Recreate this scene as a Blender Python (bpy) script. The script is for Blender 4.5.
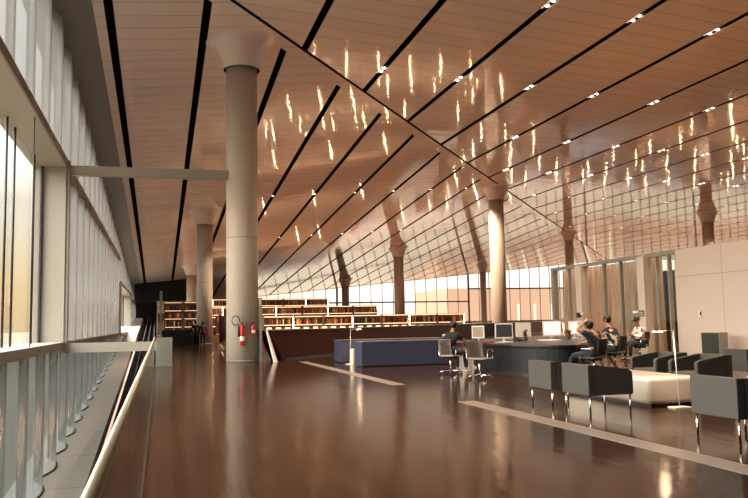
import bpy, bmesh, math, random
from mathutils import Vector, Matrix
random.seed(7)
PI = math.pi
SC = bpy.context.scene
COL = SC.collection
for o in list(bpy.data.objects): bpy.data.objects.remove(o)

# ---------------------------------------------------------------- camera
FPX, YAW, PITCH, ROLL, EYE = 785.3, .2676, .0936, -.01873, 1.35
cam_d = bpy.data.cameras.new('camera'); cam_d.sensor_width = 36; cam_d.lens = FPX / 748 * 36
cam_d.clip_start = .05; cam_d.clip_end = 3000
camo = bpy.data.objects.new('camera', cam_d); COL.objects.link(camo); SC.camera = camo
fw = Vector((math.sin(YAW)*math.cos(PITCH), math.cos(YAW)*math.cos(PITCH), math.sin(PITCH)))
rt0 = Vector((math.cos(YAW), -math.sin(YAW), 0)); up0 = rt0.cross(fw)
c_, s_ = math.cos(ROLL), math.sin(ROLL)
rt = rt0*c_ + up0*s_; up = up0*c_ - rt0*s_
camo.matrix_world = Matrix(((rt.x, up.x, -fw.x, 0), (rt.y, up.y, -fw.y, 0), (rt.z, up.z, -fw.z, EYE), (0, 0, 0, 1)))

# ---------------------------------------------------------------- world, sun, exposure
SC.view_settings.view_transform = 'Standard'
SC.view_settings.look = 'None'
SC.view_settings.gamma = 1
SC.view_settings.exposure = 0.38
SC.view_settings.use_curve_mapping = False
W = bpy.data.worlds.new('evening_sky'); SC.world = W; W.use_nodes = True
nt = W.node_tree; nt.nodes.clear()
wo = nt.nodes.new('ShaderNodeOutputWorld'); bg = nt.nodes.new('ShaderNodeBackground')
tc = nt.nodes.new('ShaderNodeTexCoord'); sx = nt.nodes.new('ShaderNodeSeparateXYZ'); cr = nt.nodes.new('ShaderNodeValToRGB')
nt.links.new(tc.outputs['Generated'], sx.inputs[0]); nt.links.new(sx.outputs[2], cr.inputs[0])
e = cr.color_ramp.elements
e[0].position = 0.0; e[0].color = (.80, .56, .30, 1)
e[1].position = .5; e[1].color = (.80, .80, .78, 1)
a_ = e.new(.05); a_.color = (.95, .68, .36, 1)
a_ = e.new(.13); a_.color = (1.0, .92, .76, 1)
a_ = e.new(.25); a_.color = (1.0, 1.0, .97, 1)
cr2 = nt.nodes.new('ShaderNodeValToRGB'); nt.links.new(sx.outputs[2], cr2.inputs[0])
cr2.color_ramp.elements[0].position = 0; cr2.color_ramp.elements[0].color = (1, .93, .8, 1)
cr2.color_ramp.elements[1].position = .2; cr2.color_ramp.elements[1].color = (1, 1, 1, 1)
mr = nt.nodes.new('ShaderNodeMapRange'); mr.inputs[1].default_value = -.05; mr.inputs[2].default_value = .25; nt.links.new(sx.outputs[0], mr.inputs[0])
mxw = nt.nodes.new('ShaderNodeMix'); mxw.data_type = 'RGBA'; nt.links.new(mr.outputs[0], mxw.inputs[0]); nt.links.new(cr.outputs[0], mxw.inputs[6]); nt.links.new(cr2.outputs[0], mxw.inputs[7])
nt.links.new(mxw.outputs[2], bg.inputs[0])
ms = nt.nodes.new('ShaderNodeMapRange'); ms.inputs[1].default_value = .15; ms.inputs[2].default_value = .6; ms.inputs[3].default_value = 1.05; ms.inputs[4].default_value = 9.0
nt.links.new(sx.outputs[2], ms.inputs[0])
mw = nt.nodes.new('ShaderNodeMapRange'); mw.inputs[1].default_value = -.45; mw.inputs[2].default_value = -.9; mw.inputs[3].default_value = 0; mw.inputs[4].default_value = 10
nt.links.new(sx.outputs[0], mw.inputs[0])
ga = nt.nodes.new('ShaderNodeMapRange'); ga.inputs[1].default_value = .02; ga.inputs[2].default_value = .15; nt.links.new(sx.outputs[2], ga.inputs[0])
mm_ = nt.nodes.new('ShaderNodeMath'); mm_.operation = 'MULTIPLY_ADD'; nt.links.new(mw.outputs[0], mm_.inputs[0]); nt.links.new(ga.outputs[0], mm_.inputs[1]); nt.links.new(ms.outputs[0], mm_.inputs[2])
nt.links.new(mm_.outputs[0], bg.inputs[1])
nt.links.new(bg.outputs[0], wo.inputs[0])
sun_d = bpy.data.lights.new('low_sun', 'SUN'); sun_d.energy = 1.2; sun_d.angle = .03; sun_d.color = (1, .75, .5)
sun = bpy.data.objects.new('low_sun', sun_d); COL.objects.link(sun)
sun.rotation_euler = Vector((-.35, -1.0, -.22)).to_track_quat('-Z', 'Y').to_euler()

# ---------------------------------------------------------------- materials
def srgb(r, g, b):
    f = lambda c: (c/12.92 if c <= .04045 else ((c+.055)/1.055)**2.4)
    return (f(r/255), f(g/255), f(b/255), 1)
MATS = {}
def mat(name, col, rough=.5, metal=0, spec=.5, emit=None, es=0, noise=0, nscale=8, trans=0, ior=1.45):
    if name in MATS: return MATS[name]
    m = bpy.data.materials.new(name); m.use_nodes = True
    p = m.node_tree.nodes['Principled BSDF']
    p.inputs['Base Color'].default_value = col
    p.inputs['Roughness'].default_value = rough; p.inputs['Metallic'].default_value = metal
    p.inputs['Specular IOR Level'].default_value = spec; p.inputs['IOR'].default_value = ior
    if trans: p.inputs['Transmission Weight'].default_value = trans
    if emit: p.inputs['Emission Color'].default_value = emit; p.inputs['Emission Strength'].default_value = es
    if noise:
        N = m.node_tree.nodes; L = m.node_tree.links
        t = N.new('ShaderNodeTexCoord'); n = N.new('ShaderNodeTexNoise'); n.inputs['Scale'].default_value = nscale; n.inputs['Detail'].default_value = 5
        r = N.new('ShaderNodeMapRange'); r.inputs[3].default_value = 1-noise; r.inputs[4].default_value = 1+noise
        mx = N.new('ShaderNodeMix'); mx.data_type = 'RGBA'; mx.blend_type = 'MULTIPLY'; mx.inputs[0].default_value = 1
        mx.inputs[6].default_value = col
        L.new(t.outputs['Object'], n.inputs[0]); L.new(n.outputs[0], r.inputs[0]); L.new(r.outputs[0], mx.inputs[7]); L.new(mx.outputs[2], p.inputs['Base Color'])
    MATS[name] = m; return m

def glass_mat(name, tint=(.95, .97, .95, 1), rough=.0, ior=1.5, frost=0, frost_col=(.8, .85, .85, 1), opac=0):
    """thin pane: see-through by Fresnel, optional frosting"""
    m = bpy.data.materials.new(name); m.use_nodes = True; N = m.node_tree.nodes; L = m.node_tree.links; N.clear()
    o = N.new('ShaderNodeOutputMaterial'); tr = N.new('ShaderNodeBsdfTransparent'); tr.inputs[0].default_value = tint
    gl = N.new('ShaderNodeBsdfGlossy'); gl.inputs['Roughness'].default_value = rough
    fr = N.new('ShaderNodeFresnel'); ge = N.new('ShaderNodeNewGeometry')
    mi = N.new('ShaderNodeMix'); mi.inputs[2].default_value = ior; mi.inputs[3].default_value = 1/ior
    L.new(ge.outputs['Backfacing'], mi.inputs[0]); L.new(mi.outputs[0], fr.inputs[0])
    base = tr.outputs[0]
    if frost:
        t2 = N.new('ShaderNodeBsdfTranslucent'); t2.inputs[0].default_value = frost_col
        d2 = N.new('ShaderNodeBsdfDiffuse'); d2.inputs[0].default_value = frost_col
        ad = N.new('ShaderNodeMixShader'); ad.inputs[0].default_value = opac
        L.new(t2.outputs[0], ad.inputs[1]); L.new(d2.outputs[0], ad.inputs[2])
        mm = N.new('ShaderNodeMixShader'); mm.inputs[0].default_value = frost
        L.new(tr.outputs[0], mm.inputs[1]); L.new(ad.outputs[0], mm.inputs[2]); base = mm.outputs[0]
    mx = N.new('ShaderNodeMixShader'); L.new(fr.outputs[0], mx.inputs[0]); L.new(base, mx.inputs[1]); L.new(gl.outputs[0], mx.inputs[2])
    L.new(mx.outputs[0], o.inputs[0]); MATS[name] = m; return m

def joint_mat(name, col, line, axis, pitch, width, skew=0, rough=.12, ior=1.7, bump=.03, bscale=(1, 1, 1), vary=.05, axis2=None, pitch2=1, plank=False, spec=.5, metal=0, nsc=.6):
    """surface with joint lines every `pitch` along an axis, panel tone variation and a gentle waviness"""
    m = bpy.data.materials.new(name); m.use_nodes = True; N = m.node_tree.nodes; L = m.node_tree.links
    p = N['Principled BSDF']; p.inputs['Roughness'].default_value = rough; p.inputs['IOR'].default_value = ior
    p.inputs['Specular IOR Level'].default_value = spec; p.inputs['Metallic'].default_value = metal
    t = N.new('ShaderNodeTexCoord'); s = N.new('ShaderNodeSeparateXYZ'); L.new(t.outputs['Object'], s.inputs[0])
    def M(op, a, b=None, c=None):
        n = N.new('ShaderNodeMath'); n.operation = op
        for i, v in enumerate((a, b, c)):
            if v is None: continue
            if isinstance(v, (int, float)): n.inputs[i].default_value = v
            else: L.new(v, n.inputs[i])
        return n.outputs[0]
    ax = s.outputs[axis]; ot = s.outputs[1-axis] if axis < 2 else s.outputs[0]
    u = M('DIVIDE', M('SUBTRACT', ax, M('MULTIPLY', ot, skew)), pitch)
    idx = M('FLOOR', u); frc = M('SUBTRACT', u, idx)
    ln = M('LESS_THAN', frc, width/pitch)
    wn = N.new('ShaderNodeTexWhiteNoise'); wn.noise_dimensions = '2D'
    cb = N.new('ShaderNodeCombineXYZ'); L.new(idx, cb.inputs[0])
    if axis2 is not None:
        v = M('DIVIDE', s.outputs[axis2], pitch2)
        if plank: v = M('ADD', v, M('MULTIPLY', idx, .37))
        vi = M('FLOOR', v); L.new(vi, cb.inputs[1])
        ln = M('MAXIMUM', ln, M('LESS_THAN', M('SUBTRACT', v, vi), width/pitch2))
    L.new(cb.outputs[0], wn.inputs[0])
    tone = M('MULTIPLY_ADD', wn.outputs[0], 2*vary, 1-vary)
    mx = N.new('ShaderNodeMix'); mx.data_type = 'RGBA'; mx.blend_type = 'MULTIPLY'; mx.inputs[0].default_value = 1
    mx.inputs[6].default_value = col; L.new(tone, mx.inputs[7])
    m2 = N.new('ShaderNodeMix'); m2.data_type = 'RGBA'; L.new(ln, m2.inputs[0]); L.new(mx.outputs[2], m2.inputs[6]); m2.inputs[7].default_value = line
    L.new(m2.outputs[2], p.inputs['Base Color'])
    if bump:
        mp = N.new('ShaderNodeMapping'); mp.inputs['Scale'].default_value = bscale; L.new(t.outputs['Object'], mp.inputs[0])
        nz = N.new('ShaderNodeTexNoise'); nz.inputs['Scale'].default_value = nsc; nz.inputs['Detail'].default_value = 2; L.new(mp.outputs[0], nz.inputs[0])
        bp = N.new('ShaderNodeBump'); bp.inputs['Strength'].default_value = 1; bp.inputs['Distance'].default_value = bump
        L.new(nz.outputs[0], bp.inputs['Height']); L.new(bp.outputs[0], p.inputs['Normal'])
    MATS[name] = m; return m

CC = CEIL_COL = srgb(232, 212, 198)
JL = srgb(120, 98, 84)
M_ceilA = joint_mat('lacquered_ceiling_panels', CEIL_COL, JL, 1, .98, .022, 0, rough=.055, ior=1.55, bump=.008, bscale=(.34, 1.15, 1), vary=.03, nsc=1.1)
M_ceilB = joint_mat('lacquered_ceiling_panels_skewed', CEIL_COL, JL, 1, 1.0, .022, .17, rough=.055, ior=1.55, bump=.008, bscale=(.34, 1.15, 1), vary=.03, nsc=1.1)
M_cap = mat('capital_plaster', CC, .25)
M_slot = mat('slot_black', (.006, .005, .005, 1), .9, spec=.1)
M_floor = joint_mat('dark_wood_floor', srgb(52, 32, 20), srgb(20, 12, 8), 0, .24, .012, 0, spec=.33, rough=.14, ior=1.29, bump=.004, bscale=(3, .25, 1), vary=.22, axis2=1, pitch2=2.4, plank=True, nsc=1.5)
M_strip = mat('pale_stone_strip', srgb(122, 108, 97), .35, noise=.08, nscale=3)
M_conc = mat('smooth_concrete', srgb(206, 190, 172), .45, noise=.05, nscale=1.5)
M_alu = mat('brushed_aluminium', srgb(160, 156, 148), .35, .6)
M_frame = mat('painted_facade_frame', srgb(164, 156, 144), .4, noise=.03, nscale=2)
M_fascia = mat('fascia_grey', srgb(126, 116, 108), .45, .2)
M_ledge = mat('pale_stone_ledge', srgb(176, 166, 158), .6, noise=.06, nscale=2)
M_soffit = mat('grey_soffit', srgb(112, 108, 104), .5)
M_black = mat('black_satin', (.012, .011, .011, 1), .35)
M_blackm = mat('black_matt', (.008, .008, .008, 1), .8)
M_chrome = mat('chrome', (.75, .72, .68, 1), .12, 1)
M_white = mat('white_lacquer', srgb(226, 214, 200), .25)
M_whitem = mat('white_paint', srgb(222, 208, 192), .6, noise=.02)
M_glass = glass_mat('clear_glass')
M_glassg = glass_mat('green_edge_glass', (.86, .9, .85, 1), .02)
M_scal = glass_mat('channel_glass', (.30, .31, .31, 1), .12, 1.35, .82, (.14, .136, .128, 1), .4)
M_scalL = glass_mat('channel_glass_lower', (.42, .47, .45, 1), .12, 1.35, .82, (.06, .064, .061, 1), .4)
M_boxglass = glass_mat('box_window_glass', (.97, .97, .95, 1), .0, 1.12)
M_edge = mat('dark_gasket', srgb(44, 44, 48), .5)
M_warm = mat('warm_led', (1, .8, .5, 1), .5, emit=(1, .6, .32, 1), es=3.2)
M_warmv = mat('warm_led_bright', (1, .8, .5, 1), .5, emit=(1, .66, .38, 1), es=60)
M_lamp = mat('downlight_lens', (1, 1, 1, 1), .5, emit=(1, .82, .68, 1), es=16)

# ---------------------------------------------------------------- mesh helpers
def V(*a): return Vector(a)
def box(bm, x0, x1, y0, y1, z0, z1, mi=0, M=None, bev=0):
    vs = [bm.verts.new((x, y, z)) for z in (z0, z1) for y in (y0, y1) for x in (x0, x1)]
    fs = [bm.faces.new([vs[i] for i in q]) for q in ((0, 2, 3, 1), (4, 5, 7, 6), (0, 1, 5, 4), (2, 6, 7, 3), (0, 4, 6, 2), (1, 3, 7, 5))]
    for f in fs: f.material_index = mi
    if bev:
        es = list({e for f in fs for e in f.edges})
        r = bmesh.ops.bevel(bm, geom=es, offset=bev, segments=3, affect='EDGES', profile=.5)
        vs = list({v for f in r['faces'] for v in f.verts} | {v for v in vs if v.is_valid})
    if M is not None:
        for v in vs:
            if v.is_valid: v.co = M @ v.co
    return vs
def prism(bm, pts, z0, z1, zf=None, mi=0):
    """vertical prism over a polygon; zf(x,y) gives a lower surface, z0/z1 then are offsets"""
    g = zf if zf else (lambda x, y: 0)
    a = [bm.verts.new((x, y, g(x, y)+z0)) for x, y in pts]; b = [bm.verts.new((x, y, g(x, y)+z1)) for x, y in pts]
    n = len(pts)
    fs = [bm.faces.new(a[::-1]), bm.faces.new(b)] + [bm.faces.new((a[i], a[(i+1) % n], b[(i+1) % n], b[i])) for i in range(n)]
    for f in fs: f.material_index = mi
    return a + b
def lathe(bm, prof, c=(0, 0, 0), seg=24, mi=0, caps=True, M=None, smooth=True):
    rings = []
    for r, z in prof:
        rings.append([bm.verts.new((c[0]+r*math.cos(2*PI*k/seg), c[1]+r*math.sin(2*PI*k/seg), c[2]+z)) for k in range(seg)])
    for i in range(len(rings)-1):
        for k in range(seg):
            f = bm.faces.new((rings[i][k], rings[i][(k+1) % seg], rings[i+1][(k+1) % seg], rings[i+1][k])); f.smooth = smooth; f.material_index = mi
    if caps:
        f = bm.faces.new(rings[0][::-1]); f.material_index = mi
        f = bm.faces.new(rings[-1]); f.material_index = mi
    vs = [v for r in rings for v in r]
    if M is not None:
        for v in vs: v.co = M @ v.co
    return vs
def tube(bm, pts, r, seg=8, mi=0, closed=False):
    pts = [Vector(p) for p in pts]; n = len(pts); rings = []
    for i, p in enumerate(pts):
        if closed: t = (pts[(i+1) % n]-pts[i-1])
        else: t = pts[min(i+1, n-1)]-pts[max(i-1, 0)]
        t.normalize(); u = t.cross(Vector((0, 0, 1)))
        if u.length < 1e-3: u = t.cross(Vector((1, 0, 0)))
        u.normalize(); w = t.cross(u); rr = r[i] if isinstance(r, (list, tuple)) else r
        rings.append([bm.verts.new(p+u*rr*math.cos(2*PI*k/seg)+w*rr*math.sin(2*PI*k/seg)) for k in range(seg)])
    for i in range(n if closed else n-1):
        a, b = rings[i], rings[(i+1) % n]
        for k in range(seg):
            f = bm.faces.new((a[k], a[(k+1) % seg], b[(k+1) % seg], b[k])); f.smooth = True; f.material_index = mi
    if not closed:
        bm.faces.new(rings[0][::-1]).material_index = mi; bm.faces.new(rings[-1]).material_index = mi
def obj(name, bm, m, parent=None, label=None, cat=None, group=None, kind=None, loc=None, rz=0):
    me = bpy.data.meshes.new(name); bmesh.ops.recalc_face_normals(bm, faces=bm.faces); bm.to_mesh(me); bm.free()
    for x in (m if isinstance(m, (list, tuple)) else [m]): me.materials.append(x)
    o = bpy.data.objects.new(name, me); COL.objects.link(o)
    if parent: o.parent = parent
    if loc is not None: o.location = loc
    if rz: o.rotation_euler.z = rz
    tag(o, label, cat, group, kind); return o
def tag(o, label=None, cat=None, group=None, kind=None):
    if label: o['label'] = label
    if cat: o['category'] = cat
    if group: o['group'] = group
    if kind: o['kind'] = kind
    return o
def thing(name, label, cat, loc=(0, 0, 0), rz=0, group=None):
    o = bpy.data.objects.new(name, None); COL.objects.link(o); o.location = loc; o.rotation_euler = (0, 0, rz)
    o.empty_display_size = .1
    return tag(o, label, cat, group)
def dup(root, loc=None, rz=None, label=None, group=None):
    c = root.copy(); COL.objects.link(c)
    if loc is not None: c.location = loc
    if rz is not None: c.rotation_euler.z = rz
    if label: c['label'] = label
    if group: c['group'] = group
    for ch in [x for x in KIDS(root)]:
        d = ch.copy(); COL.objects.link(d); d.parent = c
        for g in KIDS(ch):
            h = g.copy(); COL.objects.link(h); h.parent = d
    return c
def KIDS(o): return [x for x in list(bpy.data.objects) if x.parent == o]
def struct(name, bm, m, kind='structure'): return obj(name, bm, m, kind=kind)
NB = bmesh.new

# ---------------------------------------------------------------- roof geometry
ZB = 12.45; SL = .0726; FM = 1.325; FY = 23.2
def foldY(x): return FY + FM*x
def zA(x, y): return ZB - SL*(y - FY - FM*x)
def zCeil(x, y): return min(ZB, zA(x, y)) if y > foldY(x) else ZB
YF = 132.0; XR = 140.0; XW = -3.2; YN = -14.0
def ledge_z(y): return -3.25 + .068*(y-26.3)

SA = [-1.70 + 3.235*k for k in range(0, 26)]
SB = [-2.02 + 3.82*k for k in range(0, 38)]
HW = .15
bm = NB()
edges = [-2.2] + [v for s in SA for v in (s-HW, s+HW)]
edges = edges[:1] + edges[1:]
pan = [(edges[0], edges[1])] + [(SA[i]+HW, SA[i+1]-HW) for i in range(len(SA)-1)]
for x0, x1 in pan:
    ya, yb = foldY(x0)+1.05, foldY(x1)+1.05
    if ya > YF: break
    if x0 < -1.9: pts = [(x0, ya), (x1, yb), (x1, YF), (x0, YF)]
    elif yb <= YF: pts = [(x0, ya), (x1, yb), (x1, YF), (x0, YF)]
    else: pts = [(x0, ya), ((YF-1.05-FY)/FM, YF), (x0, YF)]
    prism(bm, pts, 0, .03, zA)
x1 = (YF-FY)/FM
prism(bm, [(-2.2, foldY(-2.2)+.13), (x1-.2, foldY(x1-.2)+.13), (x1-.9, YF), (-2.2, foldY(-2.2)+1.05)], 0, .03, zA)
struct('ceiling', bm, M_ceilA)
bm = NB()
pan = [(-2.2, SB[0]-HW)] if SB[0]-HW > -2.2 else []
pan += [(SB[i]+HW, SB[i+1]-HW) for i in range(len(SB)-1)]
for x0, x1 in pan:
    ya, yb = foldY(x0)-.13, foldY(x1)-.13
    if ya >= YF: prism(bm, [(x0, YN), (x1, YN), (x1, YF), (x0, YF)], ZB, ZB+.03)
    elif yb > YF: prism(bm, [(x0, YN), (x1, YN), (x1, YF), ((YF-FY)/FM, YF), (x0, ya)], ZB, ZB+.03)
    else: prism(bm, [(x0, YN), (x1, YN), (x1, yb), (x0, ya)], ZB, ZB+.03)
struct('ceiling', bm, M_ceilB)
bm = NB()
prism(bm, [(-4.4, YN), (XR+1, YN), (XR+1, YF+.5), ((YF+.5-FY)/FM, YF+.5), (-4.4, foldY(-4.4))], .35, .6, lambda x, y: ZB)
prism(bm, [(-4.4, foldY(-4.4)), ((YF+.5-FY)/FM, YF+.5), (-4.4, YF+.5)], .35, .6, zA)
struct('ceiling', bm, M_slot)
bm = NB(); g_ = FM/math.hypot(1, FM)
prism(bm, [(-2.2, foldY(-2.2)-.13), ((YF-FY)/FM, YF-.13), ((YF-FY)/FM, YF+.13), (-2.2, foldY(-2.2)+.13)], -.012, .02, lambda x, y: ZB)
struct('ceiling', bm, M_slot)
# soffit band along the glazing
bm = NB()
prism(bm, [(-4.3, YN), (-2.2, YN), (-2.2, foldY(-2.2)), (-4.3, foldY(-4.3))], -.02, .2, lambda x, y: ZB)
prism(bm, [(-4.3, foldY(-4.3)), (-2.2, foldY(-2.2)), (-2.2, YF), (-4.3, YF)], -.02, .2, zA)
struct('trim_1', bm, M_soffit)

# ---------------------------------------------------------------- deck floor and lower floors
PX0, PY0 = 4.5, 30.0                       # parapet start; runs parallel with the roof fold
def par(t): return (PX0+t, PY0+FM*t)
bm = NB()
prism(bm, [(-.22, YN), (60, YN), (60, PY0+FM*(60-PX0)), (PX0, PY0), (PX0, 64), (-.22, 64)], -.45, 0)
struct('floor', bm, M_floor)
bm = NB()
box(bm, -.28, -.2, YN, 64, -.6, .0)
struct('trim_2', bm, mat('deck_edge', srgb(70, 58, 50), .5))
M_lower = mat('lower_floor_stone', srgb(112, 80, 58), .6, noise=.1, nscale=.4)
bm = NB()
box(bm, -4.3, XR, YN, YF, -6.6, -6.2)
struct('floor', bm, M_lower)
bm = NB()
# rising terraces with the bookcases
box(bm, 4.6, 34, 66, 76, -6.2, -1.0); box(bm, -.2, 34, 76, 88.5, -6.2, .5); box(bm, -.2, 30, 88.5, 101, -6.2, 1.75); box(bm, -.2, 27, 101, 131, -6.2, 3.0)
struct('floor', bm, M_lower)
bm = NB()
box(bm, 34, XR, 72, 131.5, -6.2, -1.2)
struct('floor', bm, M_lower)
# pale floor strips
bm = NB(); box(bm, 4.85, 5.15, 3.0, 12.55, .0, .006); obj('floor_strip', bm, M_strip, kind='structure')
bm = NB(); box(bm, 4.85, 5.15, 16.4, 28.3, .0, .006); obj('floor_strip', bm, M_strip, kind='structure')

# ---------------------------------------------------------------- left glazed wall
BAYS = [(2.0, 29.4, 'box'), (29.4, 70.0, 'flat'), (70.0, 96.0, 'box'), (96.0, 131.0, 'flat')]
PITCH_G = 2.9
def scallops(bm, y0, y1, zlo, zhi, xc=XW):
    """room-side row of bulging channel glass; zlo/zhi functions of y"""
    n = max(1, round((y1-y0)/PITCH_G)); w = (y1-y0)/n
    for k in range(n):
        a = y0+k*w; ring = []
        S = 8
        for i in range(S+1):
            t = i/S; y = a+w*t; x = xc-.64+.62*math.sin(PI*(.08+.84*t))**.8
            ring.append((x, y))
        vs = [(bm.verts.new((x, y, zlo(y))), bm.verts.new((x, y, zhi(x, y)))) for x, y in ring]
        for i in range(S):
            f = bm.faces.new((vs[i][0], vs[i+1][0], vs[i+1][1], vs[i][1])); f.smooth = True
def gaskets(bm, y0, y1, zlo, zhi, xc=XW, foot=False):
    if foot:
        n = max(1, round((y1-y0)/PITCH_G)); w = (y1-y0)/n
        for k in range(n):
            pts = [(xc-.64+.64*math.sin(PI*(.08+.84*i/8))**.8, y0+k*w+w*i/8) for i in range(9)]
            tube(bm, [(x, y, zlo(y)+.02) for x, y in pts], .035, 4)
    n = max(1, round((y1-y0)/PITCH_G)); w = (y1-y0)/n
    for k in range(n+1):
        y = y0+k*w
        x = xc-.64+.62*math.sin(PI*.08)**.8
        prism(bm, [(x-.03, y-.03), (x+.05, y-.03), (x+.05, y+.03), (x-.03, y+.03)], 0, 1)
        bm.verts.ensure_lookup_table()
        for v in bm.verts[-8:-4]: v.co.z = zlo(y)
        for v in bm.verts[-4:]: v.co.z = zhi(x, y)
ztop = lambda x, y: zCeil(max(x, -3.2), y)-.02
bmU, bmG, bmL = NB(), NB(), NB()
SILL0, SILL1, HEAD0, HEAD1 = .63, .88, 7.02, 7.3
for y0, y1, kind in BAYS:
    h0, h1 = (HEAD0, HEAD1) if y0 < 60 else (5.0, 5.25)
    if kind == 'flat': h0, h1 = HEAD0, HEAD1
    if y0 > 90: h0, h1 = 4.6, 4.8
    scallops(bmU, y0, y1, lambda y: h1, ztop); gaskets(bmG, y0, y1, lambda y: h1, ztop)
    zb = lambda y: max(ledge_z(y), -9)
    ye = min(y1, 85.0)
    if ye > y0:
        scallops(bmL, y0, ye, zb, lambda x, y: SILL0); gaskets(bmG, y0, ye, zb, lambda x, y: SILL0, foot=True)
    if kind == 'flat':
        zl = (lambda y: max(SILL1, ledge_z(y)))
        scallops(bmU, y0, y1, zl, lambda x, y: h0); gaskets(bmG, y0, y1, zl, lambda x, y: h0)
struct('window_1', bmU, M_scal); struct('window_2', bmL, M_scalL); struct('trim_3', bmG, M_edge)
bm = NB(); box(bm, XW-.6, XW, YN, 2.0, -6.5, ZB); struct('wall_left', bm, M_frame)
# rails (projecting lips) and box windows
bm = NB(); bmf = NB()
XO = -4.0
for y0, y1, kind in BAYS:
    h0, h1 = (HEAD0, HEAD1) if y0 < 60 else (5.0, 5.25)
    if y0 > 90: h0, h1 = 4.6, 4.8
    if kind == 'box':
        box(bm, XO-.3, XW, y0, y1, SILL1-.06, SILL1); box(bm, XO-.3, XW, y0, y1, h0, h0+.06)      # sill board and soffit board
        box(bm, XO-.3, XW+.0, y1-.14, y1+.0, SILL1, h0); box(bm, XO-.3, XW+.0, y0, y0+.14, SILL1, h0)
        box(bmf, XW, XW+.05, y0, y1, SILL0, SILL1); box(bmf, XW, XW+.05, y0, y1, h0, h1)
    else:
        box(bmf, XW-.62, XW+.02, y0, y1, SILL0, SILL1); box(bmf, XW-.62, XW+.02, y0, y1, h0, h1)
struct('trim_4', bm, M_frame); struct('trim_5', bmf, M_fascia)
bm = NB()
for y in (29.4, 70.0, 96.0):
    box(bm, XW-.3, XW+.1, y-.08, y+.3, max(ledge_z(y), SILL0), HEAD1 if y < 60 else 5.25)
struct('trim_6', bm, M_frame)
bm = NB(); box(bm, XO-.02, XO, 2.1, 29.3, SILL1, HEAD0); box(bm, XO-.02, XO, 70.2, 95.8, SILL1, 5.0); struct('window_3', bm, M_boxglass)
bm = NB()
box(bm, XO-.02, XO+.04, 29.12, 29.26, SILL1, HEAD0)
for y in (71, 77, 83, 89, 95): box(bm, XO-.1, XO+.06, y-.04, y+.04, SILL1, 5.0)
for yy in (27.2, 23.6, 22.4, 19.5, 16.0, 12.5, 9):
    tube(bm, [(XO+.05, yy, SILL1), (XO+.05, yy, HEAD0)], .035, 6)
tube(bm, [(XW-.06, 22.3, SILL1), (XW-.06, 22.3, HEAD0)], .015, 6)
struct('trim_7', bm, M_edge)
# sloping stone ledge at the foot of the glass
bm = NB()
prism(bm, [(XW-1.0, YN), (-2.1, YN), (-2.1, YF), (XW-1.0, YF)], -.5, 0, lambda x, y: ledge_z(y))
struct('floor', bm, joint_mat('ledge_slabs', srgb(204, 194, 184), srgb(130, 122, 116), 1, 4.2, .04, 0, rough=.5, ior=1.45, bump=0, vary=.05))
bm = NB()
prism(bm, [(-2.1, YN), (-.28, YN), (-.28, 32.0), (-2.1, 32.0)], -1.1, -.75, lambda x, y: ledge_z(y))
struct('floor', bm, mat('grey_metal_deck', srgb(96, 90, 86), .4, .3))

# escalator rising behind the glass balustrade
esc = thing('escalator', 'dark inclined escalator with grey handrails running beside the stone ledge', 'escalator', (-1.2, 33, ledge_z(33)))
def eb(x0, x1, y0, y1, z0, z1):
    b = NB(); prism(b, [(x0+1.2, y0-33), (x1+1.2, y0-33), (x1+1.2, y1-33), (x0+1.2, y1-33)], z0, z1, lambda x, y: .068*y); return b
M_tread = joint_mat('ribbed_treads', srgb(42, 40, 39), srgb(14, 13, 13), 1, .8, .12, 0, rough=.4, bump=0, vary=.1)
obj('truss', eb(-2.06, -.32, 33, 112, -.95, -.75), M_blackm, esc)
obj('tread_band', eb(-1.36, -1.0, 33, 112, -.75, -.62), M_tread, esc)
obj('tread_band', eb(-.9, -.56, 33, 112, -.75, -.62), M_tread, esc)
for x in (-1.42, -.96, -.5):
    obj('balustrade', eb(x-.02, x+.02, 33.5, 111, -.75, -.08), M_black, esc)
    obj('handrail', eb(x-.035, x+.035, 33.5, 111, -.08, .0), mat('grey_rubber', srgb(92, 88, 86), .6), esc)
obj('pit_dark', eb(-2.05, -.36, 26.5, 33, -1.0, -.74), M_blackm, esc)  # black slab over the deck, standing in for the dark open pit
# steel tie beams
bm = NB(); box(bm, XW, 2.45, 29.45, 29.75, 6.8, 7.14)
obj('tie_beam', bm, M_frame, label='pale horizontal steel beam tying the window post to the big concrete column', cat='beam')
bm = NB(); box(bm, XW, -.1, 29.45, 29.75, .5, .83)
obj('tie_beam', bm, M_frame, label='low pale horizontal beam from the window post to the glass balustrade', cat='beam')

# glass balustrade on the left
bal = thing('glass_balustrade', 'long frameless glass balustrade with slim metal handrail on the left', 'balustrade', (-.14, -3, 0))
k = 0; y = -2.0
while y < 28:
    b = NB(); box(b, -.008, .008, y+3+.01, y+3+1.97, -.3, .97); obj('glass_panel', b, M_glassg, bal); y += 2.0
b = NB(); tube(b, [(.0, 0, .985), (.0, 33, .985)], .02, 12); obj('handrail', b, mat('champagne_metal', srgb(206, 192, 164), .45, .4), bal)
b = NB(); box(b, -.03, .02, 0, 31, -.02, .01); obj('base_channel', b, mat('dark_bronze_channel', srgb(60, 48, 40), .4), bal)
ep = NB(); box(ep, -.1, .44, 28.1, 28.13, .0, .98)
obj('glass_screen', ep, glass_mat('frosted_glass', (.75, .74, .68, 1), .1, 1.4, .6, (.6, .57, .5, 1), .4), label='short frosted glass panel closing the end of the balustrade', cat='glass panel')
fp = NB(); box(fp, .02, .14, 40, 40.06, 0, 3.1)
obj('glass_fin', fp, mat('fin_edge', srgb(150, 144, 130), .3), label='tall thin pale glass fin standing beyond the balustrade end', cat='glass panel')

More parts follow.
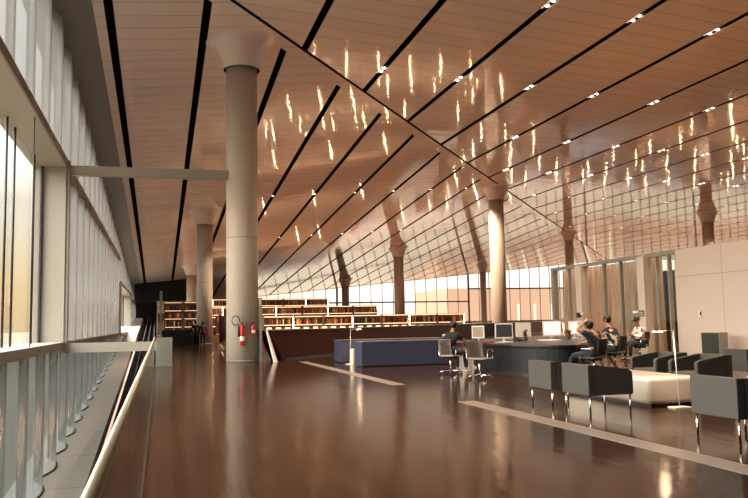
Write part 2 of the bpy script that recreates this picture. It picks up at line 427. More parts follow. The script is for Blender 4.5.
# ---------------------------------------------------------------- columns
COLS = [
    (3.0, 29.75, .59, 'massive pale concrete column nearest the camera with two red extinguishers'),
    (3.28, 60.3, .59, 'second concrete column back on the left, two people standing at its foot'),
    (3.45, 88.7, .59, 'third concrete column on the left, half hidden behind the second'),
    (26.9, 59.6, .62, 'tall grey concrete column rising behind the computer desk'),
    (27.7, 90.0, .59, 'concrete column standing just right of the lit bookcases before the far windows'),
    (28.0, 119.5, .57, 'slim far concrete column behind the bookcases near the window start'),
    (51.2, 119.5, .5, 'slim far column just left of the tall column behind the desk'),
    (50.7, 90.2, .54, 'far column rising above the top left corner of the curtained room'),
    (56.5, 71.0, .6, 'far brownish column rising above the white wall on the right')]
for x, y, r, lab in COLS:
    zt = zCeil(x, y); base = 0 if y < 61 and x < 10 else (-1.2 if x > 34 else -6.2)
    if x < 30 and y > 70: base = {88.7: 1.7, 90.0: 1.7, 119.5: 3.0}.get(y, -6.2)
    t = thing('concrete_column', lab, 'column', (x, y, base))
    h = zt-1.1-base
    b = NB(); lathe(b, [(r, 0), (r, h)], seg=48)
    obj('shaft', b, M_conc if not False else None, t)
    b = NB()
    seg = 48; prof = []
    for i in range(13):
        a = i/12; prof.append((r+.08+.68*a, a))
    rings = []
    for rr, a in prof:
        ring = []
        for q in range(seg):
            px, py = rr*math.cos(2*PI*q/seg), rr*math.sin(2*PI*q/seg)
            top = zCeil(x+px, y+py)-base-.0
            z0 = h-.04; ring.append(b.verts.new((px, py, z0+(top-z0)*(1-(1-a)**2.6))))
        rings.append(ring)
    for i in range(12):
        for q in range(seg):
            f = b.faces.new((rings[i][q], rings[i][(q+1) % seg], rings[i+1][(q+1) % seg], rings[i+1][q])); f.smooth = True
    obj('capital', b, M_cap, t)
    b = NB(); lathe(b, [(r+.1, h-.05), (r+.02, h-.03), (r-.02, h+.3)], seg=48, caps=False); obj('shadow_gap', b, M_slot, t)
    b = NB(); lathe(b, [(r+.012, 0), (r+.012, .07)], seg=48); obj('base_ring', b, mat('joint_grey', srgb(130, 118, 106), .7), t)
    for zz in (4.6,) if y < 61 else ():
        b = NB(); lathe(b, [(r+.002, zz), (r+.004, zz+.01), (r+.002, zz+.02)], seg=48, caps=False); obj('pour_joint', b, mat('joint_grey', srgb(130, 118, 106), .7), t)

# ---------------------------------------------------------------- downlights in the ceiling slots
b0 = NB(); box(b0, -.11, .11, -.5, .5, .02, .2)
dl = thing('downlight', 'pair of warm round downlights set in a ceiling slot', 'ceiling light', (0, 0, 0), group='paired downlights in the ceiling slots')
obj('housing', b0, M_black, dl)
for yy in (-.22, .22):
    b = NB(); lathe(b, [(.065, 0), (.075, .02), (.075, .06)], (0, yy, 0), 16); obj('lens', b, M_lamp, dl)
b = NB(); box(b, -.14, -.12, -.42, .42, -.02, .1); obj('glowing_trim', b, mat('trim_glow', srgb(230, 190, 160), .3, emit=(1, .75, .6, 1), es=.6), dl)  # trim has its own glow in place of lamplight caught on it
spot = bpy.data.lights.new('downlight_beam', 'SPOT'); spot.energy = 2700; spot.color = (1, .76, .56); spot.spot_size = 1.9; spot.spot_blend = .8; spot.shadow_soft_size = .12
spot2 = spot.copy(); spot2.energy = 4600
rows = [(22.3, range(3, 8)), (31.1, range(3, 10)), (40.2, range(6, 13)), (49.3, range(7, 15)), (58.8, range(9, 17)), (68.0, range(11, 20)), (77.5, range(13, 22)), (12.8, range(2, 6))]
first = True; LROW = {}
for y0, ks in rows:
    for k in ks:
        x = SB[k]; y = y0+.142*x
        if y > foldY(x)-1: continue
        o = dl if first else dup(dl)
        LROW.setdefault(y0, []).append((x, o))
        if y0 > 55: o.scale = (.5, .5, .5)
        o.location = (x, y, ZB if y0 < 55 else ZB+.025); first = False
        if math.hypot(x-26.9, y-59.6) < 11: continue
        so = bpy.data.objects.new('downlight_beam', spot2 if y0 > 45 else spot); COL.objects.link(so); so.location = (x, y, ZB-.04); 
        so.parent = None

for i in range(3, 9):  # rows added left of the fold to brighten the lower floor beyond
    for q, y0 in enumerate((56, 74)):
        y = y0+.14*SA[i]
        if y < foldY(SA[i])+2: continue
        o = dup(dl); o.location = (SA[i], y, zA(SA[i], y)+.03); o.scale = (.4, .4, .4); LROW.setdefault(100+q, []).append((SA[i], o))
        so = bpy.data.objects.new('downlight_beam', spot2); COL.objects.link(so); so.location = (SA[i], y, zA(SA[i], y)-.06)
ORD = ['first', 'second', 'third', 'fourth', 'fifth', 'sixth', 'seventh', 'eighth', 'ninth', 'tenth']
RN = {12.8: 'row above the camera', 22.3: 'row nearest the top edge', 31.1: 'second row down', 40.2: 'third row down', 49.3: 'fourth row down', 58.8: 'fifth row down', 68.0: 'sixth row down', 77.5: 'seventh row down', 100: 'nearer added row of tiny ones left of fold', 101: 'farther added row of tiny ones left of fold', 102: 'farther row'}
for k_, l_ in LROW.items():
    for i, (x, o) in enumerate(sorted(l_, key=lambda q: q[0])): o['label'] = 'pair of ceiling downlights, '+ORD[i]+' from left in '+RN[k_]
# ---------------------------------------------------------------- far facade and surroundings
bm = NB()
def zt_f(x): return zCeil(x, YF)
box(bm, XW-1, 12, YF, YF+.4, -6.2, 8)
struct('wall_far', bm, M_whitem)
bm = NB(); prism(bm, [(12, YF), ((YF-FY)/FM, YF), ((YF-FY)/FM, YF+.03), (12, YF+.03)], 0, 1)
bm.verts.ensure_lookup_table()
for v in bm.verts[:]: v.co.z = -1.2 if v.index % 8 < 4 and v.co.z < 0.5 else (zCeil(v.co.x, YF))
box(bm, (YF-FY)/FM, XR, YF, YF+.03, -1.2, ZB)
struct('window_4', bm, M_glass)
bm = NB()
x = 29.4-8*2.017; k = 4
while x < XR:
    w = .04 if k % 12 else .16
    box(bm, x-w, x+w, YF-.25, YF-.02, -1.2, zt_f(x)); x += 2.017; k += 1
box(bm, 12, 53.6, YF-.2, YF-.02, 4.75, 4.98); box(bm, 53.6, XR, YF-.2, YF-.02, 7.0, 7.25); box(bm, 12, XR, YF-.2, YF-.02, 1.0, 1.3)
struct('trim_8', bm, mat('dark_bronze_mullion', srgb(92, 74, 60), .5, .1))
bm = NB()
prism(bm, [(12, YF-.3), ((YF-FY)/FM, YF-.3), ((YF-FY)/FM, YF), (12, YF)], -.05, .3, zA)
struct('trim_9', bm, M_ceilA)
# side glazing far right and rear wall close the hall
bm = NB(); box(bm, XR, XR+.4, YN, YF, -6.2, 3.0); struct('wall_right', bm, M_whitem)
bm = NB(); box(bm, -4.3, XR, YN-.4, YN, -6.2, ZB+.5); struct('wall_back', bm, mat('dark_rear_wall', srgb(70, 62, 56), .7))
bm = NB(); box(bm, XR, XR+.05, YN, YF, 3.0, ZB); struct('window_5', bm, M_glass)
bm = NB()
y = YN
while y < YF: box(bm, XR-.25, XR, y-.06, y+.06, 3, ZB); y += 3.0
struct('trim_10', bm, MATS['dark_bronze_mullion'])
# dark bulkhead over the far left passage
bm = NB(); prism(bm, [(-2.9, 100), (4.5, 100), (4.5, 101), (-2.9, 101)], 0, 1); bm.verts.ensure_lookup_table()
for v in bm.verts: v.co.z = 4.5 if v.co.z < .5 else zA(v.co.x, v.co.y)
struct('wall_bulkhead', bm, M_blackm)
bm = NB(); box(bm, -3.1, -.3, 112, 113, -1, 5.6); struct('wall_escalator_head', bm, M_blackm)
# outdoors
gm = mat('dry_ground', srgb(92, 80, 62), .9, noise=.15, nscale=.02)
bm = NB(); box(bm, -1500, 1500, -900, 2200, -7.4, -7.0); obj('ground', bm, gm, kind='structure')
hm = mat('hazy_green_hill', srgb(70, 70, 52), .95, noise=.2, nscale=.05)
bm = NB()
N_ = 80; prev = None
for i in range(N_+1):
    y = -200+i*20; x = -330; h = 9+5*math.sin(i*.31)+3*math.sin(i*.83+1)
    ring = [bm.verts.new((x+60, y, -7)), bm.verts.new((x+20, y, h*.6-2)), bm.verts.new((x, y, h)), bm.verts.new((x-60, y, -7))]
    if prev:
        for j in range(3): f = bm.faces.new((prev[j], prev[j+1], ring[j+1], ring[j])); f.smooth = True
    prev = ring
obj('distant_hill', bm, hm, kind='structure')
bld = thing('sand_coloured_building', 'long sand coloured building seen outside through the far windows', 'building', (95, 210, -7))
b = NB(); box(b, -16, 42, 0, 30, 0, 17.6); obj('wall', b, mat('sand_render', srgb(126, 98, 78), .8, noise=.05, nscale=.2), bld)
b = NB(); box(b, 42, 120, 6, 30, 0, 14.0); obj('wall', b, MATS['sand_render'], bld)
b = NB()
for i in range(9): box(b, -5+i*5.2, -4.2+i*5.2, -.05, .3, 2, 13)
obj('window_band', b, mat('pale_window', srgb(160, 146, 122), .5), bld)

# ---------------------------------------------------------------- parapet round the void
pt = thing('stone_parapet', 'dark brown parapet wall running diagonally behind the desks', 'parapet', (PX0, PY0, 0))
L_ = 50.0
M_par = mat('dark_brown_veneer', srgb(62, 32, 21), .55, spec=.1, noise=.12, nscale=1.2)
nx, ny = FM/math.hypot(1, FM), -1/math.hypot(1, FM)     # towards the deck
dx, dy = 1/math.hypot(1, FM), FM/math.hypot(1, FM)
b = NB()
def P(s, n, z): return (dx*s+nx*n, dy*s+ny*n, z)
secs = []
for s, sh in ((0, 0), (60, 0)):
    t = -1.0 if s == 0 else 0
    secs.append([b.verts.new(P(s+.1, .0, 0)), b.verts.new(P(s+t, .02, 1.12)), b.verts.new(P(s+t, -.45, 1.12)), b.verts.new(P(s, -.45, 0))])
for i in range(4): b.faces.new((secs[0][i], secs[0][(i+1) % 4], secs[1][(i+1) % 4], secs[1][i]))
b.faces.new(secs[0]); b.faces.new(secs[1][::-1]); obj('wall', b, M_par, pt)
b = NB()
for s, n, z in (): pass
q = [P(-1.1, .06, 1.12), P(60, .06, 1.12), P(60, -.5, 1.12), P(-1.1, -.5, 1.12)]
prism(b, [(p[0], p[1]) for p in q], 1.12, 1.16); obj('coping', b, mat('coping_bronze', srgb(120, 84, 56), .3), pt)
b = NB()
prism(b, [(p[0], p[1]) for p in [P(-.1, .2, 0), P(60, .2, 0), P(60, .0, 0), P(-.1, .0, 0)]], 0, .07); obj('plinth', b, M_black, pt)
# white sloping end panel of the stair
we = NB()
v = [we.verts.new(p) for p in ((4.02, 28.3, 0), (4.13, 28.42, 0), (3.86, 29.1, 1.16), (3.8, 29.0, 1.16), (3.98, 28.5, 0), (4.08, 28.62, 0), (3.84, 29.2, 1.16), (3.78, 29.1, 1.16))]
for q in ((0, 1, 2, 3), (7, 6, 5, 4), (0, 4, 5, 1), (1, 5, 6, 2), (2, 6, 7, 3), (3, 7, 4, 0)): we.faces.new([v[i] for i in q])
obj('stair_end_panel', we, M_white, label='white slanting end panel at the left tip of the dark parapet', cat='panel')
gs = NB(); box(gs, 3.56, 3.66, 29.1, 30.6, 0, 2.35)
obj('glass_screen', gs, glass_mat('grey_screen_glass', (.6, .62, .58, 1), .05, 1.5, .5, (.5, .48, .44, 1), .6), label='narrow grey glass screen standing against the right side of the big column', cat='glass panel')
# low dark wall and side balustrade on the far left passage
dw = NB(); box(dw, .1, 2.75, 57.5, 58.0, 0, 1.1); box(dw, 2.4, 2.75, 57.5, 58.2, 0, 1.1)
obj('low_wall', dw, M_black, label='low black wall across the passage left of the standing people', cat='low wall')
sb = thing('glass_balustrade', 'clear glass balustrade beyond the big column along the stair edge', 'balustrade', (4.42, 31, 0))
for i in range(13):
    b = NB(); box(b, -.01, .01, i*2.2, i*2.2+2.15, 0, 1.05); obj('glass_panel', b, M_glassg, sb)

# ---------------------------------------------------------------- bookcases
M_case = mat('bookcase_stone', srgb(140, 114, 96), .5, noise=.05)
BK = [srgb(*c) for c in ((196, 70, 58), (104, 62, 50), (226, 196, 160), (150, 90, 66), (80, 72, 84), (236, 220, 196), (180, 116, 84), (90, 90, 78), (220, 140, 96), (60, 48, 44))]
M_books = [mat('book_cover_%d' % i, c, .6) for i, c in enumerate(BK)]
M_dim = mat('dim_led', (1, .8, .5, 1), .5, emit=(1, .62, .32, 1), es=1.2)
def case_parts(t, w, h, shelves, endlight=True):
    b = NB(); d = .6
    box(b, 0, .06, 0, d, 0, h); box(b, w-.06, w, 0, d, 0, h); box(b, .06, w-.06, d-.05, d, 0, h); box(b, 0, w, 0, d, h, h+.05)
    for i in range(shelves): z = h*i/shelves; box(b, .06, w-.06, .02, d-.05, z, z+.04)
    obj('carcass', b, M_case, t)
    b = NB()
    for i in range(shelves): z = h*(i+1)/shelves-.05; box(b, .1, w-.1, .0, .04, z, z+.035)
    obj('shelf_light', b, M_dim if shelves == 5 else M_warm, t)
    if endlight:
        b = NB(); box(b, w-.022, w+.004, -.025, .0, .05, h); obj('end_light', b, M_warmv, t)
def books_in(bm, w, h, shelves, rng, fill=.86):
    for i in range(shelves):
        z = h*i/shelves+.045; x = .1
        while x < w-.15:
            bw = rng.uniform(.04, .1)*1.3; bh = rng.uniform(.55, .82)*(h/shelves-.1)
            if rng.random() < fill: box(bm, x, x+bw*.92, .08, .4, z, z+bh, rng.randrange(len(BK)))
            x += bw
rng = random.Random(3)
BCOL = ['bright red', 'dark brown', 'cream', 'mid brown', 'grey violet', 'off white', 'tan', 'olive grey', 'orange', 'near black']
protos = {}
BOOKP = []; NBOOK = 0
def lone_books(x, y, z, w, h, shelves):
    global NBOOK
    if not BOOKP:
        for i, mt in enumerate(M_books):
            b = NB(); box(b, 0, .085+.008*(i % 3), .0, .3, 0, .5+.035*(i % 4), bev=.006)
            o = obj('book', b, mt, label=mt.name.replace('_', ' '), cat='book'); BOOKP.append(o); o['used'] = 0
    for i in range(shelves):
        zz = z+h*i/shelves+.04; xx = x+.12
        while xx < x+w-.2:
            k = rng.randrange(len(BOOKP)); p = BOOKP[k]
            if NBOOK < 290 and rng.random() < .88:
                o = p if not p['used'] else p.copy()
                if p['used']: COL.objects.link(o)
                p['used'] = 1
                o.location = (xx, y+.06, zz); o['group'] = 'books standing in the lowest row of bookcases'; NBOOK += 1
                o['label'] = BCOL[k]+' book standing in the lowest row of lit bookcases'
            xx += .15
def bookcase(x, y, z, w, h, shelves, label, group, endlight=True, books=True, solo=False):
    if solo: books = False; lone_books(x, y, z, w, h, shelves)
    key = (w, h, shelves, endlight)
    key += (books,)
    if key not in protos:
        t = thing('bookcase', label, 'bookcase', (x, y, z), 0, group); case_parts(t, w, h, shelves, endlight)
        b = NB(); books_in(b, w, h, shelves, rng)
        bo = obj('books', b, M_books, label='tightly shelved books of many colours in '+label, cat='books', kind='stuff', loc=(x, y, z)) if books else None
        protos[key] = (t, bo)
    else:
        t0, b0 = protos[key]; t = dup(t0, (x, y, z), 0, label, group)
        if books and b0:
            c = b0.copy(); COL.objects.link(c); c.location = (x, y, z); c['label'] = 'tightly shelved books of many colours in '+label
    return t
def row(x0, n, w, y, z, h, sh, name, ends=(), gaps=()):
    for i in range(n):
        if i in gaps: continue
        bookcase(x0+i*w, y, z, w-.05, h, sh, 'lit bookcase, '+ORD[i]+' from the left in the '+name+' row above the parapet', 'lit bookcases in the '+name+' row', endlight=(i in ends), solo=(name == 'lowest'))
row(6.8, 8, 3.0, 77.0, .5, 1.62, 2, 'lowest', ends=(1, 3, 5, 7))
row(3.9, 7, 3.0, 89.5, 1.75, 1.6, 2, 'middle', ends=(0, 2, 4, 6))
row(3.6, 6, 3.0, 102, 3.0, 1.65, 2, 'top', ends=(0, 2, 4, 5))
row(2.0, 1, 3.0, 72, .5, 1.6, 2, 'short left')
# front run whose lit top just shows over the coping
for i in range(8):
    bookcase(7.2+i*3.0, 67.0, -1.0, 2.95, 1.92, 3, 'low lit bookcase, '+ORD[i]+' from the left, whose glowing top just clears the dark parapet', 'front run of lit bookcases behind the parapet', endlight=True)
    bookcase(6.0+i*3.0+(i%3)*.3, 71.5, -1.0, 2.15, 1.7, 3, 'lit bookcase on the lower floor beyond the parapet', 'lit bookcases on the lower floor', endlight=True, books=False)
t = thing('light_string', 'string of small warm lights just above the dark parapet coping', 'strip light', (7.2, 66.95, .98))
for i in range(30):
    b = NB(); box(b, i*.8, i*.8+.4, -.05, .05, .0, .1); obj('lamp', b, M_warm, t)
for i in range(9):
    for y_, dx_ in ((69.4, .9), (73.6, 2.2)):
        bookcase(5.2+i*3.1+dx_, y_+(i%2)*.4, -1.0, 2.15, 1.7, 3, 'lit bookcase on the lower floor beyond the parapet', 'lit bookcases on the lower floor', endlight=True, books=False).scale.z = .55+.12*((i*7) % 5)
# dim tall shelving on the far left
for i, x in enumerate((.35, 1.9)):
    bookcase(x, 66, .0, 1.5, 3.3, 5, ('left', 'right')[i]+' bay of tall dim shelving behind the low black wall', 'tall dim shelving on the far left', endlight=False)
# lit bookcases down on the floor of the hall
rr = random.Random(11); cnt = 0
for ix in range(22):
    for iy in range(10):
        x = 7+ix*4.3+rr.uniform(-1.4, 1.4); y = 40+iy*8.6+rr.uniform(-2.6, 2.6)
        if y < PY0+FM*(x-PX0)+6 and x < 62: continue
        if x < 37 and y > 62: continue
        if x < 62 and y < 72 and x > 31.5 and y > 69: continue
        z = -1.2 if (x > 34 and y > 72.5) else -6.2
        if x > 31 and 68 < y < 73: continue
        if any(math.hypot(x+1.0-c[0], y-c[1]) < 2.5 for c in COLS): continue
        bookcase(x, y, z, 2.15, 1.7, 3, 'lit bookcase on the lower floor beyond the parapet', 'lit bookcases on the lower floor', endlight=True, books=False).scale.z = rr.uniform(.5, 1.15); cnt += 1
for ix in range(9):
    for y0_ in (45, 50, 55, 60):
        x = 7+ix*2.9+rr.uniform(-.4, .4); y = y0_+rr.uniform(-1.2, 1.2)
        if y < PY0+FM*(x-PX0)+4: continue
        if any(math.hypot(x+1.0-c[0], y-c[1]) < 2.2 for c in COLS): continue
        bookcase(x, y, -6.2, 2.15, 1.7, 3, 'lit bookcase on the lower floor beyond the parapet', 'lit bookcases on the lower floor', endlight=True, books=False).scale.z = rr.uniform(.5, 1.15); cnt += 1
print('lower cases', cnt)
#PART2
# ---------------------------------------------------------------- curtained room and white wall on the right
RX = 16.0
bm = NB(); box(bm, RX, RX+.25, 6.0, 21.8, 0, 3.5); struct('wall_right', bm, joint_mat('white_wall_panels', srgb(182, 168, 157), srgb(138, 126, 116), 1, 2.45, .02, 0, rough=.55, ior=1.45, bump=0, vary=.02, axis2=2, pitch2=2.62))
bm = NB(); box(bm, RX+.25, 27, 21.55, 21.8, 0, 3.5); struct('wall_side', bm, M_whitem)
bm = NB(); box(bm, RX-.06, RX+.14, 21.75, 29.9, 3.38, 3.5); box(bm, RX-.04, RX+.1, 21.8, 29.9, 0, .06); box(bm, RX-.08, RX+.14, 29.75, 29.95, 0, 3.5); struct('window_6', bm, M_alu)
bm = NB(); box(bm, RX+.03, RX+.04, 21.8, 29.75, .06, 3.38); struct('window_7', bm, M_glass)
for yy in (27.6, 23.45):
    b = NB(); box(b, RX-.16, RX+.16, yy-.2, yy+.2, 0, 3.42); obj('room_post', b, mat('post_paint', srgb(184, 170, 158), .5), kind='structure')
bm = NB()
for yy in (28.6, 26.0, 24.9, 22.75, 22.1): box(bm, RX-.03, RX+.1, yy-.035, yy+.035, .06, 3.38)
struct('trim_11', bm, M_alu)
bm = NB(); box(bm, 22, 22.2, 21.8, 36, 0, 3.3); struct('wall_rear', bm, M_whitem)
def curtain(x, y0, y1, z0, z1, m, label, folds, amp=.2, ax='y'):
    b = NB(); n = folds*6; vs = []
    r_ = random.Random(int(y0*10)); ph = [r_.uniform(-.25, .25) for _ in range(folds+2)]
    for i in range(n+1):
        y = y0+(y1-y0)*i/n; a = amp*math.sin(2*PI*i/6)*(1+ph[min(i//6, len(ph)-1)])+.03*math.sin(i*.7)
        if ax == 'y': vs.append([b.verts.new((x+a, y, z0)), b.verts.new((x+a*.7, y, z1))])
        else: vs.append([b.verts.new((y, x+a, z0)), b.verts.new((y, x+a*.7, z1))])
    for i in range(n):
        f = b.faces.new((vs[i][0], vs[i+1][0], vs[i+1][1], vs[i][1])); f.smooth = True
    o = obj('curtain', b, m, label=label, cat='curtain', group='floor length curtains inside the glass room'); return o
def cloth_mat(name, c, tr=.5):
    m = bpy.data.materials.new(name); m.use_nodes = True; N = m.node_tree.nodes; L = m.node_tree.links; N.clear()
    o = N.new('ShaderNodeOutputMaterial'); d = N.new('ShaderNodeBsdfDiffuse'); t = N.new('ShaderNodeBsdfTranslucent'); x = N.new('ShaderNodeMixShader')
    d.inputs[0].default_value = c; t.inputs[0].default_value = c; x.inputs[0].default_value = tr
    L.new(d.outputs[0], x.inputs[1]); L.new(t.outputs[0], x.inputs[2]); L.new(x.outputs[0], o.inputs[0]); return m
MC1 = cloth_mat('sand_curtain', srgb(196, 168, 148)); MC2 = cloth_mat('grey_curtain', srgb(186, 168, 152)); MC3 = cloth_mat('charcoal_curtain', srgb(72, 68, 70), .2)
curtain(16.45, 27.7, 29.7, .013, 3.37, MC1, 'sand coloured curtain left of the first white post', 6)
curtain(16.45, 25.4, 27.6, .013, 3.37, MC1, 'sand coloured curtain right of the first white post', 6)
curtain(16.5, 23.3, 25.4, .013, 3.37, MC2, 'pale grey curtain left of the second white post', 6)
curtain(16.9, 24.1, 24.8, .013, 3.36, MC2, 'narrow pale grey curtain right of the second white post', 4)
curtain(17.4, 23.7, 25.2, .013, 3.0, MC3, 'charcoal curtain hanging beside the white wall', 6)
for yy, lab in ((27.6, 'small black plaque with a white arm on the first white post'), (23.45, 'small grey plaque with a white arm on the second white post')):
    t = thing('door_sign', lab, 'sign', (RX-.17, yy, 1.5))
    b = NB(); box(b, -.01, .01, -.13, .19, -.1, .1); obj('plate', b, M_black if yy > 25 else mat('grey_plate', srgb(92, 90, 92), .4), t)
    b = NB(); box(b, -.03, -.01, .19 if yy < 25 else -.33, .5 if yy < 25 else -.13, .02, .09); obj('arm', b, M_white, t)
    if yy < 25:
        b = NB()
        for k in range(2): box(b, -.016, -.011, -.08, .12, .02-.06*k, .035-.06*k)
        obj('lettering', b, M_white, t)
t = thing('counter', 'pale wooden counter inside the glass room beside the white wall', 'counter', (17.8, 24.3, 0))
b = NB(); box(b, 0, .5, -.35, 1.0, 0, .98); obj('body', b, mat('pale_wood', srgb(196, 146, 104), .5, noise=.06), t)
b = NB(); box(b, -.05, .55, -.35, 1.05, .98, 1.03); obj('top', b, M_white, t)
t = thing('cabinet', 'low cream cabinet inside the glass room behind the second post', 'cabinet', (17.7, 25.5, 0))
b = NB(); box(b, 0, .5, 0, 1.6, .05, .95); obj('body', b, mat('cream_laminate', srgb(204, 182, 150), .5), t)
b = NB(); box(b, -.02, 0, .05, .78, .08, .92); obj('door', b, MATS['cream_laminate'], t)
b = NB(); box(b, -.02, 0, .82, 1.55, .08, .92); obj('door', b, MATS['cream_laminate'], t)
b = NB(); box(b, RX+.3, 21.9, 21.9, 29.6, .0, .012); obj('rug', b, mat('mustard_carpet', srgb(196, 150, 60), .9, noise=.1), label='mustard yellow carpet inside the glass room', cat='carpet')
t = thing('litter_bin', 'short dark bin inside the glass room by the counter', 'bin', (17.0, 23.5, .013))
b = NB(); lathe(b, [(.14, 0), (.17, .5), (.15, .5), (.13, .03)], seg=20, caps=False); obj('shell', b, M_black, t)
t = thing('wall_thermostat', 'tiny dark wall control on the white wall', 'thermostat', (RX, 20.65, 1.43))
b = NB(); box(b, -.03, 0, -.07, .07, -.08, .08); obj('plate', b, M_whitem, t)
b = NB(); box(b, -.036, -.03, -.06, .01, -.05, .07); obj('screen', b, M_black, t)
# dark box cabinet in front of the wall
t = thing('return_cabinet', 'waist high dark cabinet with a grey side by the white wall', 'cabinet', (15.1, 18.78, 0))
b = NB(); box(b, -.0, .3, -.0, .74, .04, .9, bev=.01); obj('body', b, mat('grey_green_laminate', srgb(118, 112, 102), .45), t)
b = NB(); box(b, -.02, .0, .02, .72, .06, .88); obj('door', b, mat('dark_green_grey', srgb(50, 52, 48), .35), t)
b = NB(); box(b, .02, .28, .04, .7, 0, .04); obj('plinth', b, M_black, t)

# ---------------------------------------------------------------- blue counters
M_blue = mat('slate_blue_laminate', srgb(50, 52, 70), .45, noise=.02)
M_bluet = mat('slate_blue_top_sheen', srgb(70, 70, 80), .3)  # same laminate made greyer: reflection on the top is put into its colour
for (x0, x1, y0, y1, lab) in ((6.0, 9.15, 23.55, 24.5, 'long slate blue low counter nearer the camera'), (6.0, 9.9, 26.3, 27.5, 'long slate blue low counter behind the nearer one')):
    t = thing('blue_counter', lab, 'counter', (x0, y0, 0), 0)
    b = NB(); box(b, 0, x1-x0, 0, y1-y0, .03, .75, bev=.008); obj('body', b, M_blue, t)
    b = NB(); box(b, -.0, x1-x0, -.0, y1-y0, .75, .78, bev=.006); obj('top', b, M_bluet, t)
    b = NB(); box(b, .05, x1-x0-.05, .05, y1-y0-.05, 0, .03); obj('plinth', b, M_black, t)
b = NB(); box(b, 6.02, 6.34, 24.85, 25.15, .0, .52, bev=.02); obj('stool_cube', b, mat('cream_cube', srgb(236, 220, 186), .4), label='small cream cube stool between the two blue counters', cat='stool')

# ---------------------------------------------------------------- floor lamps
def floor_lamp(loc, rz, label):
    t = thing('floor_lamp', label, 'floor lamp', loc, rz, 'slim white reading lamps')
    b = NB(); box(b, -.14, .14, -.1, .1, 0, .02, bev=.005); obj('base', b, M_white, t)
    b = NB(); tube(b, [(0, 0, .02), (-.04, 0, 1.15)], .006, 8); obj('pole', b, M_white, t)
    b = NB(); tube(b, [(-.04, 0, 1.15), (-.25, 0, 1.15)], .006, 8); obj('arm', b, M_white, t)
    b = NB(); box(b, -.38, -.24, -.035, .035, 1.14, 1.155, bev=.003); hd = obj('lamp_head', b, M_white, t)
    b = NB(); box(b, -.37, -.25, -.03, .03, 1.135, 1.14); obj('diffuser', b, mat('lamp_glow', (1, 1, 1, 1), .5, emit=(1, .72, .45, 1), es=140), hd)
    return t
floor_lamp((7.5, 10.28, 0), .0, 'thin white reading lamp at the near end of the white coffee table')
floor_lamp((6.08, 25.45, 0), PI-.1, 'thin white reading lamp standing between the two blue counters')
for p in ((7.3, 10.28, 1.1), (6.4, 25.4, 1.1)):
    ld = bpy.data.lights.new('lamp_light', 'SPOT'); ld.energy = 40; ld.color = (1, .75, .55); ld.spot_size = 2.4; ld.shadow_soft_size = .06
    lo = bpy.data.objects.new('lamp_light', ld); COL.objects.link(lo); lo.location = p

# ---------------------------------------------------------------- white coffee table
t = thing('coffee_table', 'long white rounded coffee table between the charcoal armchairs', 'coffee table', (7.13, 10.48, 0))
b = NB(); box(b, 0, .92, 0, 2.6, .04, .445, bev=.06); o = obj('body', b, mat('white_glossy_corian', srgb(192, 176, 160), .22), t)
for p in o.data.polygons: p.use_smooth = False
b = NB(); box(b, .08, .84, .08, 2.52, 0, .04); obj('plinth', b, M_black, t)

# ---------------------------------------------------------------- charcoal armchairs (built facing +Y)
M_leather = mat('charcoal_leather', srgb(60, 54, 50), .5, noise=.03, nscale=6)
def armchair():
    t = thing('armchair', 'x', 'armchair'); Wd, D = .375, .36
    def side(x0, x1):
        b = NB(); prof = [(-D, .27), (D, .27), (D, .585), (D-.05, .615), (-D+.1, .695), (-D, .70)]
        prof = [(max(y, -D+.1), z) for y, z in prof][:-2]+[(-D+.1, .70)]; a = [b.verts.new((x0, y, z)) for y, z in prof]; c = [b.verts.new((x1, y, z)) for y, z in prof]; n = len(prof)
        b.faces.new(a[::-1]); b.faces.new(c)
        for i in range(n): b.faces.new((a[i], a[(i+1) % n], c[(i+1) % n], c[i]))
        bmesh.ops.bevel(b, geom=list(b.edges), offset=.012, segments=2, affect='EDGES'); return b
    obj('arm', side(-Wd, -Wd+.09), M_leather, t); obj('arm', side(Wd-.09, Wd), M_leather, t)
    b = NB(); box(b, -Wd, Wd, -D, -D+.1, .27, .70, bev=.012); obj('backrest', b, M_leather, t)
    b = NB(); box(b, -Wd+.095, Wd-.095, -D+.115, D-.01, .27, .42, bev=.025); obj('seat', b, M_leather, t)
    for sx_ in (-1, 1):
        for sy in (-1, 1):
            b = NB(); tube(b, [(sx_*(Wd-.04), sy*(D-.04), .27), (sx_*(Wd-.04), sy*(D-.04), .012)], .014, 10)
            l = obj('leg', b, M_chrome, t)
            b = NB(); lathe(b, [(.016, 0), (.016, .014)], (sx_*(Wd-.04), sy*(D-.04), 0), 10); obj('glide', b, M_black, l)
    return t
G_ = 'charcoal armchairs around the white coffee table'
ac = armchair(); specs = [
    (6.17, 11.44, -PI/2, 'charcoal armchair, back to camera, leftmost of the near row'),
    (6.17, 10.34, -PI/2, 'charcoal armchair, back to camera, second in the near row against the table'),
    (6.17, 7.38, -PI/2, 'charcoal armchair, back to camera, nearest at the right edge'),
    (9.0, 12.9, PI/2+.1, 'charcoal armchair facing the table, left of the far pair'),
    (8.98, 11.7, PI/2+.05, 'charcoal armchair facing the table, right of the far pair, side panel showing'),
    (11.35, 13.2, -PI/2-.12, 'charcoal armchair with its back turned, farther away under the dark cabinet')]
for i, (x, y, r_, lab) in enumerate(specs):
    o = ac if i == 0 else dup(ac); o.location = (x, y, 0); o.rotation_euler.z = r_; o['label'] = lab; o['group'] = G_
    if i == 2: pass

